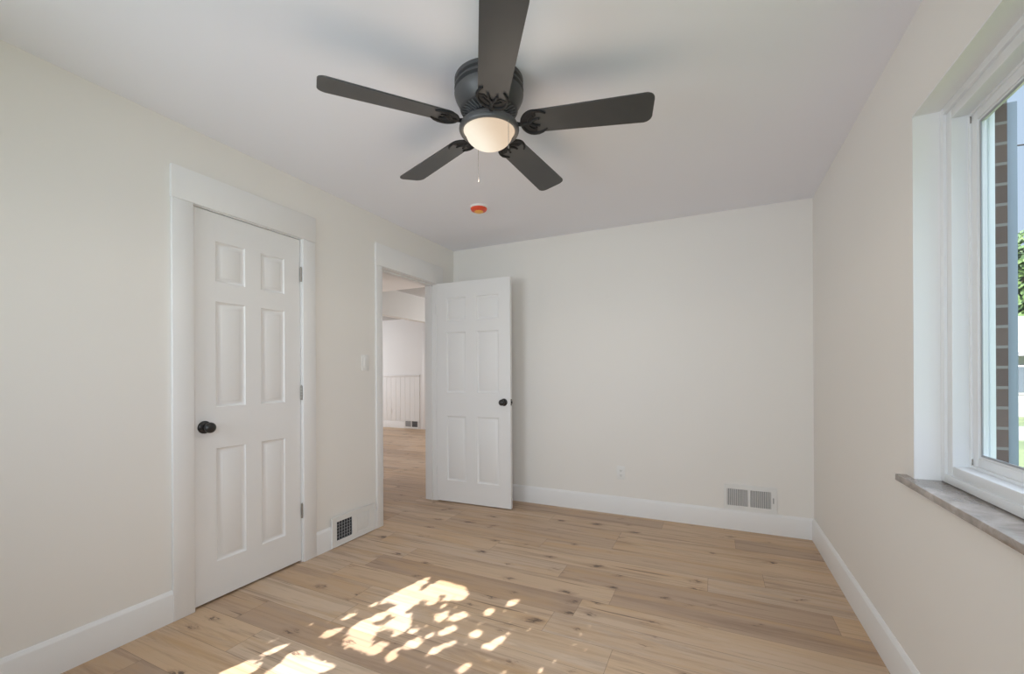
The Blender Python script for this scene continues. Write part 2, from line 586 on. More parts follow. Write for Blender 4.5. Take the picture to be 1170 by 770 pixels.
# white painted plaster return around the side window
RX = 0.712
struct('trim_3', [(XR - 0.0015, RX, W1[1] - 0.004, W1[1] + 0.001, W1[2], W1[3]),
                  (XR - 0.0015, RX, W1[0] - 0.001, W1[0] + 0.004, W1[2], W1[3]),
                  (XR - 0.0015, RX, W1[0], W1[1], W1[3] - 0.004, W1[3] + 0.001)], 'trim',
       'white painted return lining the deep side window opening', 'trim')


# baseboards, moulded top
def baseboard(name, runs, label):
    """runs: list of (axis, start, end, plane, outward sign)"""
    bm = bmesh.new()
    prof = [(0, 0), (0.0145, 0), (0.0145, 0.132), (0.0125, 0.137), (0.0095, 0.140), (0.0075, 0.146), (0.0035, 0.150), (0, 0.150)]
    for ax, s, e, pl, sg in runs:
        rings = []
        for t in (s, e):
            rings.append([bm.verts.new((pl + sg * d, t, z) if ax == 'y' else (t, pl + sg * d, z)) for d, z in prof])
        n = len(prof)
        for i in range(n):
            bm.faces.new((rings[0][i], rings[0][(i + 1) % n], rings[1][(i + 1) % n], rings[1][i]))
        bm.faces.new(rings[0])
        bm.faces.new(rings[1])
    return tag(mesh_obj(name, bm, 'trim'), label, 'baseboard', kind='structure')


baseboard('baseboard_left', [('y', YR, 1.181, XL, 1), ('y', 2.008, 2.569, XL, 1), ('y', 3.467, YB - 0.0145, XL, 1)],
          'white baseboard along the wall of the two doors')
baseboard('baseboard_back', [('x', XL, XR, YB, -1)], 'white baseboard along the end wall under the wide vent')
baseboard('baseboard_right', [('y', YR, YB - 0.0145, XR, -1)], 'white baseboard along the window wall')
baseboard('baseboard_rear', [('x', XL + 0.0145, XR - 0.0145, YR, 1)], 'white baseboard behind the viewer')


# ------------------------------------------------------------------ door casings
def casing(name, y0, y1, top, headtop, wleft, wright, label, jamb_depth):
    bm = bmesh.new()
    T = 0.018
    box(bm, XL, XL + T, y0 - wleft, y0 - 0.004, 0.0, top + 0.004, 0.0025)
    box(bm, XL, XL + T, y1 + 0.004, y1 + wright, 0.0, top + 0.004, 0.0025)
    box(bm, XL, XL + T + 0.002, y0 - wleft - 0.003, y1 + wright + 0.003, top + 0.004, headtop, 0.0025)
    # jamb lining
    x1 = XL + 0.001
    x0 = XL - jamb_depth
    box(bm, x0, x1, y0 - 0.016, y0, 0, top + 0.014)
    box(bm, x0, x1, y1, y1 + 0.016, 0, top + 0.014)
    box(bm, x0, x1, y0, y1, top, top + 0.014)
    return tag(mesh_obj(name, bm, 'trim'), label, 'door frame', kind='structure')


casing('trim_1', D1[0], D1[1], D1[2], 2.222, 0.099, 0.098, 'wide flat white casing around the closed closet door', WT)
c2 = casing('trim_2', D2[0], D2[1], D2[2], 2.222, 0.071, 0.088, 'flat white casing around the open doorway to the hall', WT)
bm = bmesh.new()   # door stop inside the doorway jamb and casing on the hall side
box(bm, XL - 0.052, XL - 0.040, D2[1] - 0.011, D2[1], 0, D2[2], 0.001)
box(bm, XL - 0.052, XL - 0.040, D2[0], D2[0] + 0.011, 0, D2[2], 0.001)
box(bm, XL - 0.052, XL - 0.040, D2[0], D2[1], D2[2] - 0.011, D2[2], 0.001)
mesh_obj('door_stop', bm, 'trim', c2)


# ------------------------------------------------------------------ six panel doors
def door_slab(W, Hd, T, ys, zs):
    """slab in local coords: width along +x from 0..W, thickness y 0..T (front face at y=0 looking -y), height z.
    ys/zs: lists of panel intervals"""
    bm = bmesh.new()
    xcuts = sorted({0.0, W, *[v for p in ys for v in p]})
    zcuts = sorted({0.0, Hd, *[v for p in zs for v in p]})

    def face_side(y, sgn):
        for i in range(len(xcuts) - 1):
            for j in range(len(zcuts) - 1):
                xa, xb, za, zb = xcuts[i], xcuts[i + 1], zcuts[j], zcuts[j + 1]
                panel = any(abs(p[0] - xa) < 1e-6 and abs(p[1] - xb) < 1e-6 for p in ys) and \
                    any(abs(q[0] - za) < 1e-6 and abs(q[1] - zb) < 1e-6 for q in zs)
                if not panel:
                    bm.faces.new([bm.verts.new(v) for v in ((xa, y, za), (xb, y, za), (xb, y, zb), (xa, y, zb))])
                    continue
                rings = []
                for ins, dep in ((0, 0), (0.003, 0.0045), (0.008, 0.0095), (0.013, 0.0115), (0.017, 0.0115), (0.033, 0.0022), (0.036, 0.0012)):
                    yy = y + sgn * dep
                    rings.append([bm.verts.new(v) for v in ((xa + ins, yy, za + ins), (xb - ins, yy, za + ins),
                                                            (xb - ins, yy, zb - ins), (xa + ins, yy, zb - ins))])
                for a, b_ in zip(rings, rings[1:]):
                    for k in range(4):
                        bm.faces.new((a[k], a[(k + 1) % 4], b_[(k + 1) % 4], b_[k]))
                bm.faces.new(rings[-1])
    face_side(0.0, 1)
    face_side(T, -1)
    for a, b_ in (((0, 0), (W, 0)), ((W, 0), (W, Hd)), ((W, Hd), (0, Hd)), ((0, Hd), (0, 0))):
        bm.faces.new([bm.verts.new(v) for v in ((a[0], 0, a[1]), (b_[0], 0, b_[1]), (b_[0], T, b_[1]), (a[0], T, a[1]))])
    bmesh.ops.remove_doubles(bm, verts=bm.verts[:], dist=1e-5)
    return bm


def knob_parts(parent, x, z, y, sgn):
    """round knob with rosette; sgn -1 = sticks out to -y"""
    rot = Matrix.Rotation(PI / 2 if sgn < 0 else -PI / 2, 4, 'X')
    loc = Matrix.Translation((x, y, z)) @ rot
    bm = bmesh.new()
    lathe(bm, [(0.0, 0.013), (0.013, 0.013), (0.0115, 0.022), (0.0115, 0.030), (0.017, 0.035), (0.0245, 0.041), (0.0275, 0.049),
               (0.0265, 0.057), (0.021, 0.063), (0.012, 0.0665), (0.0, 0.0675)], 32)
    k = mesh_obj('knob', bm, 'black', parent, loc)
    bm = bmesh.new()
    lathe(bm, [(0.0, 0.0), (0.033, 0.0), (0.033, 0.004), (0.030, 0.008), (0.022, 0.011), (0.014, 0.0135), (0.0, 0.0135)], 32)
    r = mesh_obj('rosette', bm, 'black', k)
    return k


def hinge_part(parent, x, y, z, hgt=0.09, mat='hinge'):
    bm = bmesh.new()
    for i in range(5):
        a = z - hgt / 2 + i * hgt / 5 + 0.0006
        lathe(bm, [(0, a), (0.0062, a), (0.0062, a + hgt / 5 - 0.0012), (0, a + hgt / 5 - 0.0012)], 14, (x, y), smooth=False)
    lathe(bm, [(0, z + hgt / 2), (0.0045, z + hgt / 2), (0.0035, z + hgt / 2 + 0.005), (0, z + hgt / 2 + 0.006)], 14, (x, y))
    return mesh_obj('hinge', bm, mat, parent)


PZ = [(0.205, 0.805), (1.025, 1.585), (1.690, 1.905)]
W_1 = D1[1] - D1[0] - 0.007
d1 = empty('door_1', (XL - 0.004, D1[0] + 0.0035, 0.012), PI / 2)
tag(d1, 'closed narrow white six panel closet door with black knob', 'door', kind='structure')
mesh_obj('slab', door_slab(W_1, D1[2] - 0.016, 0.035, [(0.108, 0.268), (0.360, 0.512)], [(a - 0.012, b - 0.012) for a, b in PZ]), 'trim', d1)
# local -y of the door now faces +x of the room
k = knob_parts(d1, 0.050, 0.912, 0.0, -1)
for z in (1.833, 1.078, 0.325):
    hinge_part(d1, W_1 + 0.0035, -0.006, z - 0.012)
bm = bmesh.new()
box(bm, XH - 0.55, XH, D1[0] - 0.4, D1[0] - 0.38, 0, H)
box(bm, XH - 0.55, XH, D1[1] + 0.2, D1[1] + 0.22, 0, H)
box(bm, XH - 0.57, XH - 0.55, D1[0] - 0.4, D1[1] + 0.22, 0, H)
box(bm, XH - 0.57, XH, D1[0] - 0.4, D1[1] + 0.22, H, H + 0.02)
tag(mesh_obj('wall_closet', bm, 'hall_wall'), 'closet walls hidden behind the closed narrow door', 'wall', kind='structure')

W_2 = 0.757
ANG = math.atan2(0.024, 0.76)
d2 = empty('door_2', (XL + 0.014, D2[1] - 0.006, 0.010), ANG)
tag(d2, 'wide white six panel door standing open against the end wall', 'door', kind='structure')
mesh_obj('slab', door_slab(W_2, D2[2] - 0.006, 0.035, [(0.105, 0.310), (0.425, 0.645)], [(a - 0.01, b - 0.01) for a, b in PZ]), 'trim', d2)
knob_parts(d2, W_2 - 0.062, 0.935, 0.0, -1)
knob_parts(d2, W_2 - 0.062, 0.935, 0.035, 1)
bm = bmesh.new()
box(bm, W_2 - 0.0005, W_2 + 0.0015, 0.006, 0.029, 0.907, 0.963, 0.0008)
box(bm, W_2 + 0.0015, W_2 + 0.009, 0.012, 0.023, 0.925, 0.945, 0.002)
mesh_obj('latch', bm, 'black', d2)
for z in (1.80, 1.06, 0.28):
    hinge_part(d2, -0.005, -0.003, z, 0.09, 'trim')

# ------------------------------------------------------------------ hall and far room beyond the doorway
FY, FX = 7.68, -4.25
struct('wall_hall_side', [(XH, XL, YB + 0.12, FY + 0.12, 0, H)], 'hall_wall', 'hall wall running on behind the bedroom', 'wall')
struct('wall_far', [(-9.2, XH, FY, FY + 0.12, 0, H)], 'hall_wall', 'white far wall seen through the doorway', 'wall')
struct('wall_far_left', [(-9.2, -9.08, 2.0, FY, 0, H)], 'hall_wall', 'outer wall of the far room', 'wall')
struct('wall_hall_near', [(-9.2, -3.46, 2.0, 3.82, 0, H)], 'hall_wall', 'hall wall corner beside the doorway', 'wall')
struct('wall_hall_end', [(-3.46, XH, 2.0, 2.2, 0, H)], 'hall_wall', 'end wall of the hall', 'wall')
struct('ceiling_hall', [(-9.2, XH, 2.0, FY + 0.12, H, H + 0.12)], 'hall_ceiling', 'hall ceiling beyond the doorway with its shade painted in', 'ceiling')
struct('ceiling_soffit', [(FX - 0.12, XH, 2.2, 4.45, 2.30, H)], 'soffit', 'low white soffit just inside the hall with its brightness painted in', 'ceiling')
struct('wall_header', [(FX - 0.12, FX, 3.82, FY, 2.05, H)], 'header', 'grey beige header above the wide hall opening', 'wall')
baseboard('baseboard_hall', [('y', 2.2, 3.835, -3.46, 1), ('x', -9.0, -3.446, 3.82, 1)], 'white baseboard end on the hall wall corner')
baseboard('baseboard_far', [('x', -9.0, -5.86, FY, -1)], 'white baseboard under the far beadboard')
# beadboard wainscot with cap rail
bm = bmesh.new()
x = -8.9
while x < -5.87:
    x2 = min(x + 0.118, -5.865)
    box(bm, x, x2, FY - 0.010, FY, 0.15, 1.15, 0.0)
    box(bm, x2, x2 + 0.014, FY - 0.0135, FY, 0.15, 1.15, 0.0025)
    x += 0.132
ws = tag(mesh_obj('trim_4', bm, 'hall_wall'), 'white board and batten wainscot on the far wall', 'wainscot', kind='structure')
bm = bmesh.new()
box(bm, -8.9, -5.86, FY - 0.030, FY, 1.15, 1.19, 0.004)
mesh_obj('cap_rail', bm, 'trim', ws)
# far doorway casing with a shaded door
bm = bmesh.new()
box(bm, -5.78, -5.685, FY - 0.02, FY, 0, 2.16, 0.002)
box(bm, -5.685, -4.9, FY - 0.02, FY, 2.07, 2.16, 0.002)
box(bm, -4.9, -4.8, FY - 0.02, FY, 0, 2.16, 0.002)
tag(mesh_obj('trim_5', bm, 'trim'), 'white casing of the far room doorway', 'door frame', kind='structure')
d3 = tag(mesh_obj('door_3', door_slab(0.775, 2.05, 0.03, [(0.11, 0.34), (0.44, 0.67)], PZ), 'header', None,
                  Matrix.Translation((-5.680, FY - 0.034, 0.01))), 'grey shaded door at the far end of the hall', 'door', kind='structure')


# ------------------------------------------------------------------ wall plates and vents (built facing -y, then turned)
def place(o, loc, rz):
    o.location = loc
    o.rotation_euler = (0, 0, rz)


def make_outlet(loc, rz, label, group=None):
    t = empty('electrical_outlet', loc, rz)
    tag(t, label, 'outlet', group)
    bm = bmesh.new()
    box(bm, -0.035, 0.035, -0.006, 0.0, -0.057, 0.057, 0.0022)
    mesh_obj('cover_plate', bm, 'plastic', t)
    for s in (-1, 1):
        bm = bmesh.new()
        out = []
        for k in range(24):
            a = 2 * PI * k / 24
            out.append((0.0165 * math.cos(a), max(-0.0135, min(0.0135, 0.0172 * math.sin(a)))))
        prism(bm, out, 0, 0.0025)
        r = mesh_obj('receptacle', bm, 'vent', t, Matrix.Translation((0, -0.006, s * 0.0195)) @ Matrix.Rotation(PI / 2, 4, 'X'))
        bm = bmesh.new()
        box(bm, -0.0075, -0.0052, -0.001, 0.006, 0.0025, 0.0029)
        box(bm, 0.0052, 0.0075, -0.001, 0.006, 0.0025, 0.0029)
        lathe(bm, [(0, 0.0025), (0.0026, 0.0025), (0.0026, 0.0029), (0, 0.0029)], 12, (0, -0.0075))
        mesh_obj('socket_slots', bm, 'dark', r)
    bm = bmesh.new()
    lathe(bm, [(0, 0), (0.0032, 0), (0.0025, 0.0012), (0, 0.0014)], 12)
    mesh_obj('screw', bm, 'vent', t, Matrix.Translation((0, -0.006, 0)) @ Matrix.Rotation(PI / 2, 4, 'X'))
    return t


make_outlet((-0.722, YB, 0.352), 0, 'white electrical outlet low on the end wall left of the wide vent')
make_outlet((-6.67, FY - 0.010, 0.37), 0, 'tiny white outlet on the far wainscot seen through the doorway')

# light switch beside the doorway (double gang)
sw = empty('light_switch', (XL, 2.462, 1.283), PI / 2)
tag(sw, 'small white light switch plate beside the open doorway casing', 'light switch')
bm = bmesh.new()
box(bm, -0.036, 0.036, -0.006, 0, -0.058, 0.058, 0.0022)
mesh_obj('cover_plate', bm, 'plastic', sw)
bm = bmesh.new()
box(bm, -0.0165, 0.0165, -0.0095, -0.005, -0.033, 0.033, 0.0015)
mesh_obj('rocker', bm, 'vent', sw)
for s in (-1, 1):
    bm = bmesh.new()
    lathe(bm, [(0, 0), (0.0030, 0), (0.0024, 0.001), (0, 0.0012)], 12)
    mesh_obj('screw', bm, 'vent', sw, Matrix.Translation((0, -0.006, s * 0.046)) @ Matrix.Rotation(PI / 2, 4, 'X'))


def frame_plate(bm, w, h, holes, y0=-0.007):
    """rectangular plate with raised lip around rectangular holes (x0,x1,z0,z1), plate spans -w/2..w/2, 0..h"""
    xs = sorted({-w / 2, w / 2, *[v for q in holes for v in q[:2]]})
    zs = sorted({0.0, h, *[v for q in holes for v in q[2:]]})
    for i in range(len(xs) - 1):
        for j in range(len(zs) - 1):
            cx, cz = (xs[i] + xs[i + 1]) / 2, (zs[j] + zs[j + 1]) / 2
            if any(q[0] < cx < q[1] and q[2] < cz < q[3] for q in holes):
                continue
            box(bm, xs[i], xs[i + 1], y0, 0.0, zs[j], zs[j + 1])
    # sloping outer lip
    lip = 0.004
    for x0, x1, z0, z1 in ((-w / 2, -w / 2 + lip, 0, h), (w / 2 - lip, w / 2, 0, h), (-w / 2, w / 2, 0, lip), (-w / 2, w / 2, h - lip, h)):
        box(bm, x0, x1, y0 - 0.003, y0, z0, z1, 0.001)


# wide supply vent on the end wall: two banks of fine vertical louvres and a lever
v = empty('wall_vent', (0.235, YB, 0.150), 0)
tag(v, 'wide white wall vent with fine upright louvres on the end wall', 'vent', 'wall registers')
hs = [(-0.153, -0.012, 0.034, 0.160), (0.002, 0.138, 0.034, 0.160)]
bm = bmesh.new()
frame_plate(bm, 0.352, 0.194, hs)
fr = mesh_obj('faceplate', bm, 'vent', v)
for q in hs:
    bm = bmesh.new()
    n = 13
    for i in range(n):
        cx = q[0] + (i + 0.5) * (q[1] - q[0]) / n
        vs = [bm.verts.new(p) for p in ((cx - 0.0030, -0.0070, q[2]), (cx - 0.0012, -0.0070, q[2]), (cx + 0.0030, -0.0012, q[2]), (cx + 0.0012, -0.0012, q[2]),
                                        (cx - 0.0030, -0.0070, q[3]), (cx - 0.0012, -0.0070, q[3]), (cx + 0.0030, -0.0012, q[3]), (cx + 0.0012, -0.0012, q[3]))]
        for f in ((0, 1, 2, 3), (7, 6, 5, 4), (0, 4, 5, 1), (1, 5, 6, 2), (2, 6, 7, 3), (3, 7, 4, 0)):
            bm.faces.new([vs[k] for k in f])
    mesh_obj('louvres', bm, 'vent', v)
bm = bmesh.new()
for q in hs:
    box(bm, q[0], q[1], -0.0010, -0.0002, q[2], q[3])
mesh_obj('duct', bm, 'ductgrey', v)
bm = bmesh.new()
box(bm, 0.150, 0.156, -0.0085, -0.006, 0.078, 0.118)
box(bm, 0.151, 0.155, -0.020, -0.007, 0.094, 0.104, 0.001)
mesh_obj('lever', bm, 'ductgrey', v)


# return vents set in the baseboard: open dark bank, closed bank
def baseboard_vent(loc, rz, label, w, h, openb, closedb, second):
    t = empty('wall_vent', loc, rz)
    tag(t, label, 'vent', 'wall registers')
    bm = bmesh.new()
    frame_plate(bm, w, h, [openb, closedb], -0.008)
    mesh_obj('faceplate', bm, 'vent', t)
    bm = bmesh.new()
    box(bm, openb[0], openb[1], -0.0012, -0.0003, openb[2], openb[3])
    mesh_obj('duct', bm, 'dark', t)
    bm = bmesh.new()
    for i in range(1, 6):
        cx = openb[0] + i * (openb[1] - openb[0]) / 6
        box(bm, cx - 0.0014, cx + 0.0014, -0.0075, -0.004, openb[2], openb[3])
    for i in range(1, 6):
        cz = openb[2] + i * (openb[3] - openb[2]) / 6
        box(bm, openb[0], openb[1], -0.0045, -0.002, cz - 0.0012, cz + 0.0012)
    mesh_obj('grille', bm, 'ductgrey', t)
    bm = bmesh.new()
    n = 11
    for i in range(n):
        cx = closedb[0] + (i + 0.5) * (closedb[1] - closedb[0]) / n
        hw = (closedb[1] - closedb[0]) / n / 2 * 0.9
        box(bm, cx - hw, cx + hw, -0.0055, -0.001, closedb[2], closedb[3], 0.0008)
    mesh_obj('damper', bm, second, t)
    return t


baseboard_vent((XL + 0.0148, 2.328, 0.006), PI / 2, 'white baseboard vent with a dark open grille beside the doorway', 0.400, 0.205,
               (-0.160, -0.020, 0.038, 0.168), (0.022, 0.146, 0.038, 0.168), 'vent')
baseboard_vent((-6.08, FY - 0.0148, 0.02), 0, 'small vent with a dark half low on the far wainscot', 0.38, 0.165,
               (0.010, 0.165, 0.02, 0.145), (-0.165, -0.010, 0.02, 0.145), 'ductgrey')

# ------------------------------------------------------------------ smoke detector
s = empty('smoke_detector', (-1.585, 2.795, H))
tag(s, 'round white smoke detector with orange red cap on the ceiling', 'smoke detector')
bm = bmesh.new()
lathe(bm, [(0, 0), (0.067, 0), (0.067, -0.006), (0.065, -0.011), (0.062, -0.013), (0.0, -0.013)], 40)
mesh_obj('base', bm, 'plastic', s)
bm = bmesh.new()
lathe(bm, [(0.061, -0.013), (0.061, -0.019), (0.056, -0.028), (0.042, -0.034), (0.034, -0.035)], 40)
lathe(bm, [(0.034, -0.035), (0.030, -0.037), (0.0, -0.038)], 40)
dc = mesh_obj('dust_cap', bm, 'orange', s)
tag(dc, 'orange red plastic cap')
bm = bmesh.new()
lathe(bm, [(0.034, -0.0365), (0.029, -0.0410), (0.014, -0.0440), (0.0, -0.0445)], 32)
tag(mesh_obj('lens', bm, 'yellow', s), 'yellow highlight of the cap')  # the cap's yellow highlight, painted on as a coloured shell

# ------------------------------------------------------------------ ceiling fan
FXc, FYc, BZ = -0.867, 1.622, 2.25
fan = empty('ceiling_fan', (FXc, FYc, H))
tag(fan, 'five blade charcoal ceiling fan with a lit frosted bowl light', 'ceiling fan')
Z = lambda z: z - H
bm = bmesh.new()
lathe(bm, [(0.0, Z(2.44)), (0.146, Z(2.44)), (0.146, Z(2.424)), (0.136, Z(2.420)), (0.136, Z(2.413)), (0.146, Z(2.408)), (0.147, Z(2.400)),
           (0.135, Z(2.395)), (0.135, Z(2.387)), (0.147, Z(2.382)), (0.145, Z(2.370)), (0.139, Z(2.356)), (0.130, Z(2.340)), (0.121, Z(2.327)),
           (0.115, Z(2.321)), (0.123, Z(2.316)), (0.119, Z(2.311)), (0.112, Z(2.309)), (0.0, Z(2.313))], 64)
mesh_obj('housing', bm, 'charcoal', fan)
# vented motor ring: radial fins on the underside
bm = bmesh.new()
nf = 36
for i in range(nf):
    a = 2 * PI * i / nf
    ca, sa = math.cos(a), math.sin(a)
    t = 0.0032
    quad = []
    for r, zz in ((0.062, 2.296), (0.114, 2.309), (0.114, 2.316), (0.062, 2.312)):
        for sgn in (-1, 1):
            quad.append(bm.verts.new((r * ca - sgn * t * sa, r * sa + sgn * t * ca, Z(zz))))
    q = quad
    for f in ((0, 1, 3, 2), (2, 3, 5, 4), (4, 5, 7, 6), (6, 7, 1, 0), (0, 2, 4, 6), (1, 7, 5, 3)):
        bm.faces.new([q[k] for k in f])
mesh_obj('vent_fins', bm, 'fin', fan)
bm = bmesh.new()
lathe(bm, [(0.0, Z(2.314)), (0.066, Z(2.314)), (0.068, Z(2.298)), (0.066, Z(2.280)), (0.061, Z(2.272)), (0.050, Z(2.270)), (0.0, Z(2.270))], 48)
for i in range(10):
    a = 2 * PI * (i + 0.25) / 10
    lathe(bm, [(0, Z(2.272)), (0.0055, Z(2.272)), (0.0055, Z(2.267)), (0.0, Z(2.265))], 10, (0.054 * math.cos(a), 0.054 * math.sin(a)))
mesh_obj('motor_hub', bm, 'iron', fan)
bm = bmesh.new()
lathe(bm, [(0.0, Z(2.299)), (0.050, Z(2.299)), (0.052, Z(2.284)), (0.060, Z(2.278)), (0.085, Z(2.272)), (0.108, Z(2.264)), (0.121, Z(2.253)),
           (0.127, Z(2.242)), (0.128, Z(2.232)), (0.125, Z(2.224)), (0.120, Z(2.220)), (0.114, Z(2.221)), (0.110, Z(2.226)), (0.108, Z(2.236)), (0.0, Z(2.240))], 64)
mesh_obj('light_fitter', bm, 'charcoal', fan)
bm = bmesh.new()
prof = [(0.109, Z(2.228))]
for i in range(13):
    a = (i / 12) * PI / 2
    prof.append((0.1000 * math.cos(a), Z(2.221) - 0.064 * math.sin(a)))
lathe(bm, prof, 64)
bw = mesh_obj('lamp_bowl', bm, 'bowl', fan)
tag(bw, 'lit frosted glass bowl')

# blade in local coords: along +x from hub axis, z = 0 at blade centre
PITCH = math.radians(-12.5)
R0, R1 = 0.150, 0.672
bl = []
w0, w1 = 0.058, 0.072
for i in range(9):                       # rounded root
    a = PI / 2 + PI * i / 8
    bl.append((R0 + 0.040 + 0.040 * math.cos(a), w0 * math.sin(a)))
for (cx, cy, a0) in ((R1 - 0.030, -w1 + 0.030, -PI / 2), (R1 - 0.030, w1 - 0.030, 0)):
    for i in range(7):
        a = a0 + (PI / 2) * i / 6
        bl.append((cx + 0.030 * math.cos(a) - 0.004 * abs(math.cos(a)) * 0, cy + 0.030 * math.sin(a)))
bmb = bmesh.new()
prism(bmb, bl, -0.003, 0.003)
bmesh.ops.bevel(bmb, geom=[e for e in bmb.edges if abs(e.verts[0].co.z - e.verts[1].co.z) < 1e-6], offset=0.0012, segments=1, affect='EDGES')
blade = None
iron_bm = bmesh.new()
arm = [(0.058, 0, 0.038), (0.072, 0, 0.034), (0.086, 0, 0.024), (0.100, 0, 0.010), (0.114, 0, 0.000), (0.128, 0, -0.0055), (0.140, 0, -0.0065), (0.155, 0, -0.0065)]
tube(iron_bm, arm, [0.0105, 0.0095, 0.0085, 0.008, 0.008, 0.008, 0.0085, 0.009], 10)
# the flat ornate blade holder is pitched with the blade
hold = bmesh.new()
loop = [(0.244, 0.040, -0.006), (0.228, 0.052, -0.0065), (0.210, 0.0585, -0.0065)]
for i in range(21):
    a = PI / 2 + PI * i / 20
    loop.append((0.194 + 0.053 * math.cos(a), 0.0595 * math.sin(a), -0.0065))
loop += [(0.210, -0.0585, -0.0065), (0.228, -0.052, -0.0065), (0.244, -0.040, -0.006)]
tube(hold, loop, [0.003, 0.005] + [0.0062] * (len(loop) - 4) + [0.005, 0.003], 8)
plate = [(0.200, -0.055), (0.204, -0.032), (0.190, -0.018), (0.180, 0.0), (0.190, 0.018), (0.204, 0.032), (0.200, 0.055)]
for i in range(1, 20):
    a = PI / 2 + PI * i / 20
    plate.append((0.194 + 0.052 * math.cos(a), 0.0585 * math.sin(a)))
prism(hold, plate, -0.0062, -0.0032)
inner = []
for i in range(15):
    a = PI * 0.62 + PI * 0.76 * i / 14
    inner.append((0.204 + 0.036 * math.cos(a), 0.038 * math.sin(a), -0.0065))
tube(hold, inner, 0.0042, 8)
tube(hold, [(0.143, 0, -0.0065), (0.160, 0, -0.007), (0.178, 0.004, -0.007), (0.194, 0.014, -0.007), (0.212, 0.018, -0.0065)], [0.008, 0.0075, 0.007, 0.006, 0.004], 8)
tube(hold, [(0.176, 0, -0.007), (0.192, -0.013, -0.007), (0.212, -0.018, -0.0065)], [0.006, 0.006, 0.004], 8)
for (px, py) in ((0.212, 0.018), (0.212, -0.018), (0.172, 0.0)):
    bmesh.ops.create_uvsphere(hold, u_segments=10, v_segments=6, radius=0.0062, matrix=Matrix.Translation((px, py, -0.008)) @ Matrix.Scale(0.6, 4, (0, 0, 1)))
me_b = me_i = me_h = None
for kk in range(5):
    ang = 0.246 + kk * 2 * PI / 5
    base = Matrix.Translation((0, 0, Z(BZ))) @ Matrix.Rotation(ang, 4, 'Z')
    pit = base @ Matrix.Rotation(PITCH, 4, 'X')
    if kk == 0:
        ob = mesh_obj('blade', bmb, 'blade', fan, pit)
        oi = mesh_obj('blade_arm', iron_bm, 'iron', fan, base)
        oh = mesh_obj('blade_holder', hold, 'iron', oi, Matrix.Rotation(PITCH, 4, 'X'))
        me_b, me_i, me_h = ob, oi, oh
    else:
        ob = me_b.copy(); C.objects.link(ob); ob.parent = fan; ob.matrix_local = pit
        oi = me_i.copy(); C.objects.link(oi); oi.parent = fan; oi.matrix_local = base
        oh = me_h.copy(); C.objects.link(oh); oh.parent = oi; oh.matrix_local = Matrix.Rotation(PITCH, 4, 'X')
cr, sr = math.cos(YAW), math.sin(YAW)     # camera-facing spread of the two chains about the fitter


def pull_chain(px, py, ztop, zbot):
    bm = bmesh.new()
    n = int((ztop - zbot) / 0.0052)
    for i in range(n):
        bmesh.ops.create_icosphere(bm, subdivisions=1, radius=0.0017, matrix=Matrix.Translation((px, py, Z(ztop - i * 0.0052))))
    tube(bm, [(px, py, Z(ztop)), (px, py, Z(zbot))], 0.0007, 6)
    c = mesh_obj('pull_chain', bm, 'steel', fan)
    bm = bmesh.new()
    lathe(bm, [(0, Z(zbot + 0.002)), (0.0022, Z(zbot)), (0.0035, Z(zbot - 0.010)), (0.0030, Z(zbot - 0.016)), (0, Z(zbot - 0.018))], 12, (px, py))
    mesh_obj('pull_fob', bm, 'steel', c)


pull_chain(0.120, -0.060, 2.214, 2.118)
pull_chain(-0.098, 0.078, 2.214, 2.078)

# the lamp's own light, just under the bowl: most of it goes down and sideways past the opaque pan, some spreads up past its rim
for nm, kind, watts in (('fan_lamp', 'SPOT', LAMP_WATTS * 0.62), ('fan_lamp_spill', 'POINT', LAMP_WATTS * 0.38)):
    lamp = bpy.data.lights.new(nm, kind)
    lamp.energy = watts
    lamp.color = (1.0, 0.86, 0.70)
    lamp.shadow_soft_size = 0.09
    if kind == 'SPOT':
        lamp.spot_size = math.radians(176)
        lamp.spot_blend = 0.25
    lo = bpy.data.objects.new(nm, lamp)
    C.objects.link(lo)
    lo.parent = fan
    lo.location = (0, 0, Z(2.075))

# ------------------------------------------------------------------ side window
win = empty('window_1', (0.75, (W1[0] + W1[1]) / 2, W1[2]))
tag(win, 'white vinyl sliding window in a deep reveal with stone sill', 'window', kind='structure')
wy, wz = win.location.y, win.location.z


def ring(bm, x0, x1, y0, y1, z0, z1, wd, bevel=0.0015):
    """rectangular ring in the y-z plane, coordinates relative to win"""
    for a in ((y0, y0 + wd, z0, z1), (y1 - wd, y1, z0, z1), (y0 + wd, y1 - wd, z0, z0 + wd), (y0 + wd, y1 - wd, z1 - wd, z1)):
        box(bm, x0 - 0.75, x1 - 0.75, a[0] - wy, a[1] - wy, a[2] - wz, a[3] - wz, bevel)


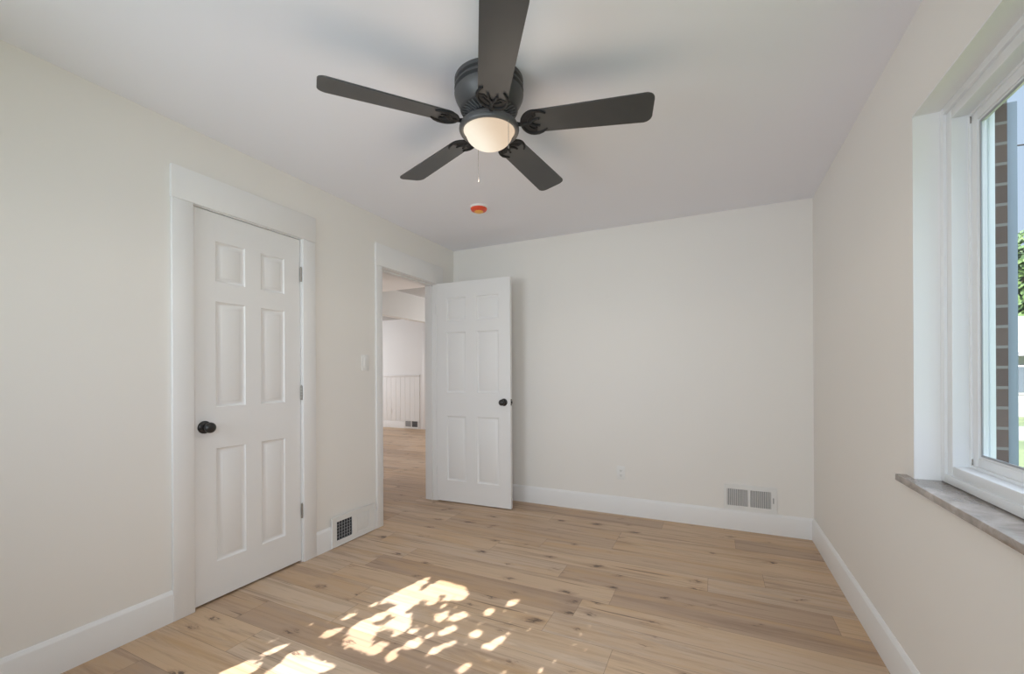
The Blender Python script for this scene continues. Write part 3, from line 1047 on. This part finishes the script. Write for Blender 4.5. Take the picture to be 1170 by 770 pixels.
y0, y1, z0, z1 = W1[0], W1[1], W1[2] + 0.001, W1[3]
bm = bmesh.new()
ring(bm, RX - 0.004, 0.83, y0, y1, z0, z1, 0.028)
ring(bm, RX + 0.004, 0.80, y0 + 0.027, y1 - 0.027, z0 + 0.027, z1 - 0.027, 0.034, 0.003)
ring(bm, 0.757, 0.770, y0 + 0.055, y1 - 0.055, z0 + 0.055, z1 - 0.055, 0.016, 0.001)
mesh_obj('frame', bm, 'vinyl', win)
ym = 1.38
for nm, ya, yb, xa in (('sash', ym - 0.03, y1 - 0.066, 0.762), ('sash', y0 + 0.066, ym + 0.03, 0.790)):
    bm = bmesh.new()
    ring(bm, xa, xa + 0.024, ya, yb, z0 + 0.062, z1 - 0.062, 0.036, 0.002)
    ring(bm, xa + 0.005, xa + 0.019, ya + 0.035, yb - 0.035, z0 + 0.097, z1 - 0.097, 0.010, 0.001)
    sh = mesh_obj(nm, bm, 'vinyl', win)
    bm = bmesh.new()
    box(bm, xa + 0.0105 - 0.75, xa + 0.0135 - 0.75, ya + 0.040 - wy, yb - 0.040 - wy, z0 + 0.102 - wz, z1 - 0.102 - wz)
    mesh_obj('pane', bm, 'glass', sh)
    bm = bmesh.new()
    ring(bm, xa + 0.0045, xa + 0.0075, ya + 0.042, yb - 0.042, z0 + 0.104, z1 - 0.104, 0.007, 0.0005)
    ring(bm, xa + 0.0225, xa + 0.0245, ya + 0.018, yb - 0.018, z0 + 0.080, z1 - 0.080, 0.004, 0.0004)
    mesh_obj('gasket', bm, 'gasket', sh)
bm = bmesh.new()
for zz in (z1 - 0.075, z0 + 0.072):
    box(bm, 0.7585 - 0.75, 0.7625 - 0.75, y1 - 0.072 - wy, y1 - 0.067 - wy, zz - 0.018 - wz, zz + 0.018 - wz, 0.0008)
mesh_obj('sash_clip', bm, 'hinge', win)
bm = bmesh.new()
ring(bm, 0.80, 0.812, y0 - 0.03, y1 - 0.014, z0 - 0.01, z1 + 0.02, 0.022, 0.002)
ring(bm, 0.812, 0.819, y0 - 0.03, y1 - 0.004, z0 - 0.01, z1 + 0.02, 0.022, 0.0005)
ring(bm, 0.819, 0.834, y0 - 0.03, y1 - 0.012, z0 - 0.01, z1 + 0.02, 0.022, 0.002)
mesh_obj('exterior_moulding', bm, 'vinyl', win)
bm = bmesh.new()
box(bm, XR - 0.032, RX + 0.01, y0 - 0.07, y1 + 0.072, W1[2] - 0.024, W1[2], 0.003)
tag(mesh_obj('trim_2_sill', bm, 'stone'), 'polished brown grey stone window sill under the side window', 'window sill', kind='structure').name = 'trim_6'

# rear window (behind the viewer), where the sun comes in
win2 = empty('window_2', ((W2[0] + W2[1]) / 2, YR - 0.08, W2[2]))
tag(win2, 'plain white window behind the viewer letting in the sun', 'window', kind='structure')
ww, wh = W2[1] - W2[0], W2[3] - W2[2]
bm = bmesh.new()
for a in ((-ww / 2, -ww / 2 + 0.03, 0, wh), (ww / 2 - 0.03, ww / 2, 0, wh), (-ww / 2, ww / 2, 0, 0.03), (-ww / 2, ww / 2, wh - 0.03, wh)):
    box(bm, a[0], a[1], -0.03, 0.03, a[2], a[3], 0.002)
mesh_obj('frame', bm, 'vinyl', win2)
bm = bmesh.new()
box(bm, -ww / 2 + 0.025, ww / 2 - 0.025, -0.002, 0.002, 0.025, wh - 0.025)
mesh_obj('pane', bm, 'glass', win2)

win3 = empty('fill_window', ((W3[0] + W3[1]) / 2, YR - 0.10, W3[2]))  # extra window, unseen, added to go with the fill light
tag(win3, 'unseen white window with a drawn shade, added for fill light', 'window', kind='structure')
ww, wh = W3[1] - W3[0], W3[3] - W3[2]
bm = bmesh.new()
for a in ((-ww / 2, -ww / 2 + 0.05, 0, wh), (ww / 2 - 0.05, ww / 2, 0, wh), (-ww / 2, ww / 2, 0, 0.05), (-ww / 2, ww / 2, wh - 0.05, wh)):
    box(bm, a[0], a[1], -0.03, 0.03, a[2], a[3], 0.002)
mesh_obj('frame', bm, 'vinyl', win3)
bm = bmesh.new()
box(bm, -ww / 2 + 0.04, ww / 2 - 0.04, -0.004, 0.0, 0.04, wh - 0.04)
mesh_obj('shade', bm, 'plastic', win3)

# ------------------------------------------------------------------ outside
BX0, BX1 = 0.8005, 0.8715
by1 = y1 - 0.013
struct('wall_brick', [(BX0, BX1, -0.6, y0 - 0.03, -0.6, 3.0), (BX0, BX1, by1, 8.0, -0.6, 3.0),
                      (BX0, BX1, y0 - 0.03, by1, -0.6, z0 - 0.012), (BX0, BX1, y0 - 0.03, by1, z1 + 0.022, 3.0)], 'brick',
       'dark brown brick outside the side window', 'wall')
# louvred shutter fixed to the brick beside the window
sh = empty('window_shutter', (BX1, by1 + 0.006, 0.80))
tag(sh, 'slate blue louvred shutter on the brick outside the window', 'shutter')
bm = bmesh.new()
SW, SH, ST = 0.36, 1.277, 0.027
for a in ((0, 0.045, 0, SH), (SW - 0.045, SW, 0, SH), (0.045, SW - 0.045, 0, 0.06), (0.045, SW - 0.045, SH - 0.06, SH), (0.045, SW - 0.045, SH / 2 - 0.03, SH / 2 + 0.03)):
    box(bm, 0.0, ST, a[0], a[1], a[2], a[3], 0.002)
mesh_obj('shutter_frame', bm, 'shutter', sh)
bm = bmesh.new()
for zz0, zz1 in ((0.06, SH / 2 - 0.03), (SH / 2 + 0.03, SH - 0.06)):
    n = 16
    for i in range(n):
        zc = zz0 + (i + 0.5) * (zz1 - zz0) / n
        vs = [bm.verts.new(p) for yy in (0.043, SW - 0.043) for p in ((0.004, yy, zc + 0.016), (0.008, yy, zc + 0.018), (0.024, yy, zc - 0.016), (0.020, yy, zc - 0.018))]
        for f in ((0, 1, 2, 3), (7, 6, 5, 4), (0, 4, 5, 1), (1, 5, 6, 2), (2, 6, 7, 3), (3, 7, 4, 0)):
            bm.faces.new([vs[k] for k in f])
mesh_obj('slats', bm, 'shutter', sh)

GZ = -0.62
struct('ground', [(-40, 80, -30, -0.7, GZ - 0.2, GZ), (0.9, 80, -0.7, 120, GZ - 0.2, GZ)], 'grass', 'green lawn outside the side window', 'lawn')
struct('sidewalk', [(0.95, 80, 7.6, 9.2, GZ, GZ + 0.02)], 'walk', 'pale concrete path crossing the lawn outside', 'path')
struct('road', [(0.95, 80, 16, 20, GZ, GZ + 0.015)], 'asphalt', 'grey street beyond the lawn', 'road')


def leaf(bm, c, n, along, L, Wd):
    n = n.normalized()
    t = (along - n * along.dot(n)).normalized()
    s = n.cross(t)
    pts = [(-0.5, 0, 0), (-0.22, 0.42, 0.05), (0.12, 0.46, 0.06), (0.5, 0, -0.04), (0.12, -0.46, 0.06), (-0.22, -0.42, 0.05)]
    vs = [bm.verts.new(c + t * (a * L) + s * (b_ * Wd) + n * (d * L)) for a, b_, d in pts]
    bm.faces.new((vs[0], vs[3], vs[2], vs[1]))
    bm.faces.new((vs[0], vs[5], vs[4], vs[3]))


def rnd_dir(rg):
    while True:
        v_ = Vector((rg.uniform(-1, 1), rg.uniform(-1, 1), rg.uniform(-1, 1)))
        if 0.05 < v_.length < 1:
            return v_.normalized()


def tree(loc, h, rad, n, L, label, seed):
    rg = random.Random(seed)
    t = empty('leafy_tree', loc)
    tag(t, label, 'tree', 'trees beyond the lawn')
    bm = bmesh.new()
    tube(bm, [(0, 0, 0), (0.05, 0.02, h * 0.25), (-0.04, 0.03, h * 0.55), (0.03, 0, h * 0.85)], [h * 0.032, h * 0.025, h * 0.016, h * 0.005], 10)
    for i in range(7):
        a = rg.uniform(0, 2 * PI)
        z_ = h * rg.uniform(0.35, 0.7)
        r_ = rad * rg.uniform(0.5, 0.8)
        tube(bm, [(0, 0, z_), (r_ * 0.5 * math.cos(a), r_ * 0.5 * math.sin(a), z_ + h * 0.08), (r_ * math.cos(a), r_ * math.sin(a), z_ + h * 0.2)],
             [h * 0.012, h * 0.008, h * 0.003], 7)
    mesh_obj('trunk', bm, 'bark', t)
    bm = bmesh.new()
    clumps = [Vector((rad * 0.62 * d.x, rad * 0.62 * d.y, h * 0.62 + h * 0.27 * d.z)) for d in (rnd_dir(rg) * rg.uniform(0.4, 1.0) for _ in range(26))]
    for i in range(n):
        c = rg.choice(clumps)
        d = rnd_dir(rg)
        p = c + d * (rad * 0.40 * rg.uniform(0.5, 1.0))
        leaf(bm, p, d + rnd_dir(rg) * 0.6, rnd_dir(rg), L * rg.uniform(0.7, 1.2), L * 0.6)
    mesh_obj('foliage', bm, 'leaf', t)
    return t


tree((15.5, 36.5, GZ), 11.5, 3.6, 5200, 0.42, 'full green tree rising behind the white house outside', 3)
tree((22.5, 50.0, GZ), 12.5, 4.2, 4200, 0.50, 'tall green tree farther right behind the white house', 5)
# small white house across the street
hs_ = empty('house', (11.9, 24.5, GZ))
tag(hs_, 'small white house with grey roof across the street', 'house')
bm = bmesh.new()
box(bm, -2.5, 6.5, 0, 6, 0, 2.5)
mesh_obj('house_wall', bm, 'siding', hs_)
bm = bmesh.new()
vs = [bm.verts.new(p) for p in ((-3, -0.5, 2.45), (7, -0.5, 2.45), (7, 3, 4.2), (-3, 3, 4.2), (-3, 6.5, 2.45), (7, 6.5, 2.45),
                                (-3, -0.5, 2.60), (7, -0.5, 2.60), (7, 3, 4.35), (-3, 3, 4.35), (-3, 6.5, 2.60), (7, 6.5, 2.60))]
for f in ((0, 1, 2, 3), (3, 2, 5, 4), (6, 9, 8, 7), (9, 10, 11, 8), (0, 6, 7, 1), (4, 5, 11, 10), (0, 3, 9, 6), (3, 4, 10, 9), (1, 7, 8, 2), (2, 8, 11, 5)):
    bm.faces.new([vs[k] for k in f])
mesh_obj('roof', bm, 'roof', hs_)
for xa in (-1.6, 0.1, 3.4):
    bm = bmesh.new()
    box(bm, xa, xa + 1.1, -0.05, 0.02, 0.9, 2.1, 0.01)
    wf = mesh_obj('house_window', bm, 'siding', hs_)
    bm = bmesh.new()
    box(bm, xa + 0.08, xa + 1.02, -0.06, -0.04, 0.98, 2.02)
    mesh_obj('window_pane', bm, 'house_glass', wf)
# overhead utility line
bm = bmesh.new()
tube(bm, [(4 + 3.2 * i, 17.5 + 0.35 * i, 8.0 - 0.25 * math.sin(PI * i / 12)) for i in range(13)], 0.025, 6)
ul = mesh_obj('utility_line', bm, 'cable')
tag(ul, 'thin dark overhead utility line crossing the sky outside', 'cable')
for q in ((4, 17.5), (42.4, 21.7)):
    bm = bmesh.new()
    tube(bm, [(q[0], q[1], GZ), (q[0], q[1], 8.3)], [0.14, 0.10], 10)
    mesh_obj('pole', bm, 'bark', ul)

# ------------------------------------------------------------------ shrub outside the rear window that dapples the sun
# gaps between its leaves: sunlit shapes on the floor, in floor metres
GAPS = [[(-1.581, 1.750), (-1.589, 1.800), (-1.572, 1.879), (-1.552, 1.973), (-1.534, 2.063), (-1.514, 2.063), (-1.500, 1.980), (-1.490, 1.917), (-1.463, 1.889), (-1.431, 1.888), (-1.422, 1.900), (-1.414, 1.865), (-1.410, 1.792), (-1.428, 1.769), (-1.412, 1.755), (-1.408, 1.702), (-1.426, 1.674), (-1.451, 1.682), (-1.478, 1.663), (-1.479, 1.636), (-1.478, 1.611), (-1.491, 1.592), (-1.502, 1.581), (-1.481, 1.560), (-1.451, 1.568), (-1.426, 1.573), (-1.420, 1.517), (-1.404, 1.474), (-1.376, 1.444), (-1.364, 1.399), (-1.409, 1.398), (-1.499, 1.403), (-1.517, 1.427), (-1.520, 1.482), (-1.541, 1.478), (-1.553, 1.515), (-1.553, 1.576), (-1.524, 1.609), (-1.519, 1.651), (-1.499, 1.687), (-1.495, 1.724), (-1.487, 1.756), (-1.536, 1.771), (-1.562, 1.759)],
        [(-1.407, 1.546), (-1.423, 1.593), (-1.421, 1.637), (-1.408, 1.682), (-1.378, 1.723), (-1.367, 1.715), (-1.362, 1.677), (-1.325, 1.663), (-1.316, 1.630), (-1.315, 1.571), (-1.337, 1.522), (-1.344, 1.558), (-1.379, 1.589), (-1.395, 1.570)],
        [(-1.456, 1.908), (-1.463, 1.980), (-1.444, 2.058), (-1.406, 2.072), (-1.267, 2.061), (-1.247, 2.029), (-1.274, 1.968), (-1.273, 1.899), (-1.296, 1.896), (-1.312, 1.958), (-1.346, 1.943), (-1.352, 1.901), (-1.379, 1.865), (-1.407, 1.868), (-1.417, 1.918), (-1.444, 1.905)],
        [(-1.263, 1.911), (-1.263, 1.950), (-1.256, 2.008), (-1.226, 2.022), (-1.207, 1.983), (-1.218, 1.932)],
        [(-1.358, 1.820), (-1.366, 1.849), (-1.358, 1.898), (-1.338, 1.900), (-1.323, 1.861), (-1.333, 1.827)],
        [(-1.614, 1.676), (-1.619, 1.710), (-1.601, 1.726), (-1.587, 1.710)],
        [(-1.647, 1.533), (-1.652, 1.576), (-1.632, 1.606), (-1.623, 1.583)],
        [(-1.283, 1.822), (-1.282, 1.851), (-1.263, 1.867), (-1.255, 1.842)],
        [(-1.273, 1.738), (-1.272, 1.765), (-1.260, 1.777), (-1.251, 1.748)],
        [(-1.228, 1.720), (-1.240, 1.766), (-1.225, 1.828), (-1.200, 1.778), (-1.201, 1.733)],
        [(-1.180, 1.742), (-1.179, 1.795), (-1.155, 1.832), (-1.121, 1.848), (-1.117, 1.810), (-1.132, 1.771)],
        [(-1.155, 1.634), (-1.148, 1.678), (-1.113, 1.736), (-1.101, 1.705), (-1.115, 1.663)],
        [(-1.185, 1.597), (-1.190, 1.629), (-1.175, 1.645), (-1.166, 1.623)],
        [(-1.111, 1.501), (-1.114, 1.534), (-1.084, 1.584), (-1.056, 1.624), (-1.051, 1.610), (-1.071, 1.565), (-1.082, 1.519)],
        [(-1.364, 1.399), (-1.364, 1.439), (-1.351, 1.477), (-1.312, 1.489), (-1.308, 1.455), (-1.306, 1.410), (-1.329, 1.395)],
        [(-1.252, 1.392), (-1.262, 1.436), (-1.252, 1.486), (-1.240, 1.471), (-1.238, 1.447), (-1.222, 1.425), (-1.229, 1.398)],
        [(-1.235, 1.488), (-1.241, 1.522), (-1.229, 1.560), (-1.211, 1.591), (-1.204, 1.567), (-1.183, 1.554), (-1.192, 1.513), (-1.213, 1.488)],
        [(-1.280, 1.570), (-1.283, 1.609), (-1.263, 1.624), (-1.258, 1.597)],
        [(-0.936, 1.457), (-0.943, 1.494), (-0.921, 1.522), (-0.908, 1.505), (-0.918, 1.474)],
        [(-0.975, 1.991), (-0.973, 2.022), (-0.964, 2.058), (-0.942, 2.061), (-0.938, 2.032), (-0.954, 1.995)],
        [(-1.040, 1.863), (-1.047, 1.905), (-1.037, 1.927), (-1.016, 1.925), (-1.014, 1.891), (-1.023, 1.865)],
        [(-1.016, 1.681), (-1.022, 1.711), (-1.011, 1.733), (-0.972, 1.734), (-0.971, 1.706), (-0.990, 1.688)],
        [(-0.920, 1.636), (-0.922, 1.660), (-0.898, 1.689), (-0.890, 1.730), (-0.871, 1.748), (-0.857, 1.731), (-0.869, 1.699), (-0.874, 1.644), (-0.890, 1.632)],
        [(-0.867, 1.764), (-0.866, 1.798), (-0.847, 1.826), (-0.842, 1.809), (-0.852, 1.780)],
        [(-1.635, 1.055), (-1.630, 1.127), (-1.629, 1.202), (-1.650, 1.251), (-1.630, 1.282), (-1.584, 1.281), (-1.466, 1.277), (-1.430, 1.282), (-1.414, 1.273), (-1.429, 1.239), (-1.437, 1.216), (-1.437, 1.140)],
        [(-1.784, 1.037), (-1.784, 1.055), (-1.787, 1.104), (-1.771, 1.148), (-1.744, 1.161), (-1.741, 1.134), (-1.699, 1.161), (-1.694, 1.143), (-1.693, 1.097), (-1.687, 1.074)],
        [(-1.748, 1.201), (-1.747, 1.232), (-1.734, 1.274), (-1.716, 1.287), (-1.709, 1.267), (-1.730, 1.209)],
        [(-1.625, 1.396), (-1.642, 1.418), (-1.642, 1.452), (-1.619, 1.459), (-1.590, 1.488), (-1.581, 1.477), (-1.592, 1.441), (-1.589, 1.418), (-1.603, 1.397)]]
GPOLY = [[Vector(p) for p in g] for g in GAPS]
CELL = 0.0125
GX0, GX1, GY0, GY1 = -2.4, -0.2, 0.2, 2.6
gw, gh = int((GX1 - GX0) / CELL), int((GY1 - GY0) / CELL)


def inside(px, py, poly):
    c = False
    j = len(poly) - 1
    for i in range(len(poly)):
        a, b_ = poly[i], poly[j]
        if (a.y > py) != (b_.y > py) and px < (b_.x - a.x) * (py - a.y) / (b_.y - a.y) + a.x:
            c = not c
        j = i
    return c


lit = [[False] * gw for _ in range(gh)]
for g in GPOLY:
    xa = int((min(p.x for p in g) - GX0) / CELL) - 1; xb = int((max(p.x for p in g) - GX0) / CELL) + 2
    ya = int((min(p.y for p in g) - GY0) / CELL) - 1; yb = int((max(p.y for p in g) - GY0) / CELL) + 2
    for jy in range(max(0, ya), min(gh, yb)):
        for ix in range(max(0, xa), min(gw, xb)):
            if inside(GX0 + (ix + 0.5) * CELL, GY0 + (jy + 0.5) * CELL, g):
                lit[jy][ix] = True
rg = random.Random(11)
bm = bmesh.new()
PLANE_Y = -0.95


def floor_hit(p):
    k_ = p.z / -SUN_DIR.z
    return p.x + SUN_DIR.x * k_, p.y + SUN_DIR.y * k_


def blocked(c, t, s, L, Wd):
    for a, b_ in ((-0.5, 0), (0.5, 0), (0, 0.46), (0, -0.46), (0, 0), (-0.25, 0.3), (0.25, 0.3), (-0.25, -0.3), (0.25, -0.3)):
        fx, fy = floor_hit(c + t * (a * L) + s * (b_ * Wd))
        ix, jy = int((fx - GX0) / CELL), int((fy - GY0) / CELL)
        if 0 <= ix < gw and 0 <= jy < gh and lit[jy][ix]:
            return True
    return False


def try_leaf(tx, ty, L):
    dist = (ty - PLANE_Y + rg.uniform(-0.14, 0.14)) / SUN_DIR.y
    p = Vector((tx, ty, 0)) - SUN_DIR * dist
    n_ = (SUN_DIR * -1 + rnd_dir(rg) * 0.45).normalized()
    al = rnd_dir(rg)
    t_ = (al - n_ * al.dot(n_)).normalized()
    s_ = n_.cross(t_)
    if not blocked(p, t_, s_, L, L * 0.62):
        leaf(bm, p, n_, al, L, L * 0.62)


for (step, L) in ((0.032, 0.062), (0.028, 0.044), (0.020, 0.028)):
    fy = 0.25
    while fy < 2.6:
        fx = -2.35
        while fx < -0.15:
            try_leaf(fx + rg.uniform(-1, 1) * step * 0.5, fy + rg.uniform(-1, 1) * step * 0.6, L)
            fx += step
        fy += step * 1.2
# small leaves added along the gap edges to sharpen the sun patches
for jy in range(3, gh - 3):
    for ix in range(3, gw - 3):
        if lit[jy][ix]:
            continue
        if any(lit[jy + dj][ix + di] for dj in (-3, -1, 0, 1, 3) for di in (-3, -1, 0, 1, 3)):
            for _ in range(2):
                try_leaf(GX0 + (ix + rg.random()) * CELL, GY0 + (jy + rg.random()) * CELL, 0.015)
shrub = empty('leafy_shrub', (-2.1, PLANE_Y - 0.25, GZ))
tag(shrub, 'leafy shrub outside the window behind the viewer dappling the sunlight', 'shrub')
bm.transform(Matrix.Translation(-shrub.location))
mesh_obj('foliage', bm, 'leaf', shrub)
bm = bmesh.new()
tube(bm, [(0, 0, 0), (0.03, 0.03, 0.6), (-0.02, 0.0, 1.3)], [0.035, 0.028, 0.016], 10)
for sx, zt in ((-0.35, 1.25), (0.32, 1.2), (0.15, 1.4)):
    tube(bm, [(0.02, 0.0, 0.5), (sx * 0.6, -0.08, 0.9), (sx, -0.12, zt)], [0.018, 0.012, 0.006], 8)
mesh_obj('stem', bm, 'bark', shrub)
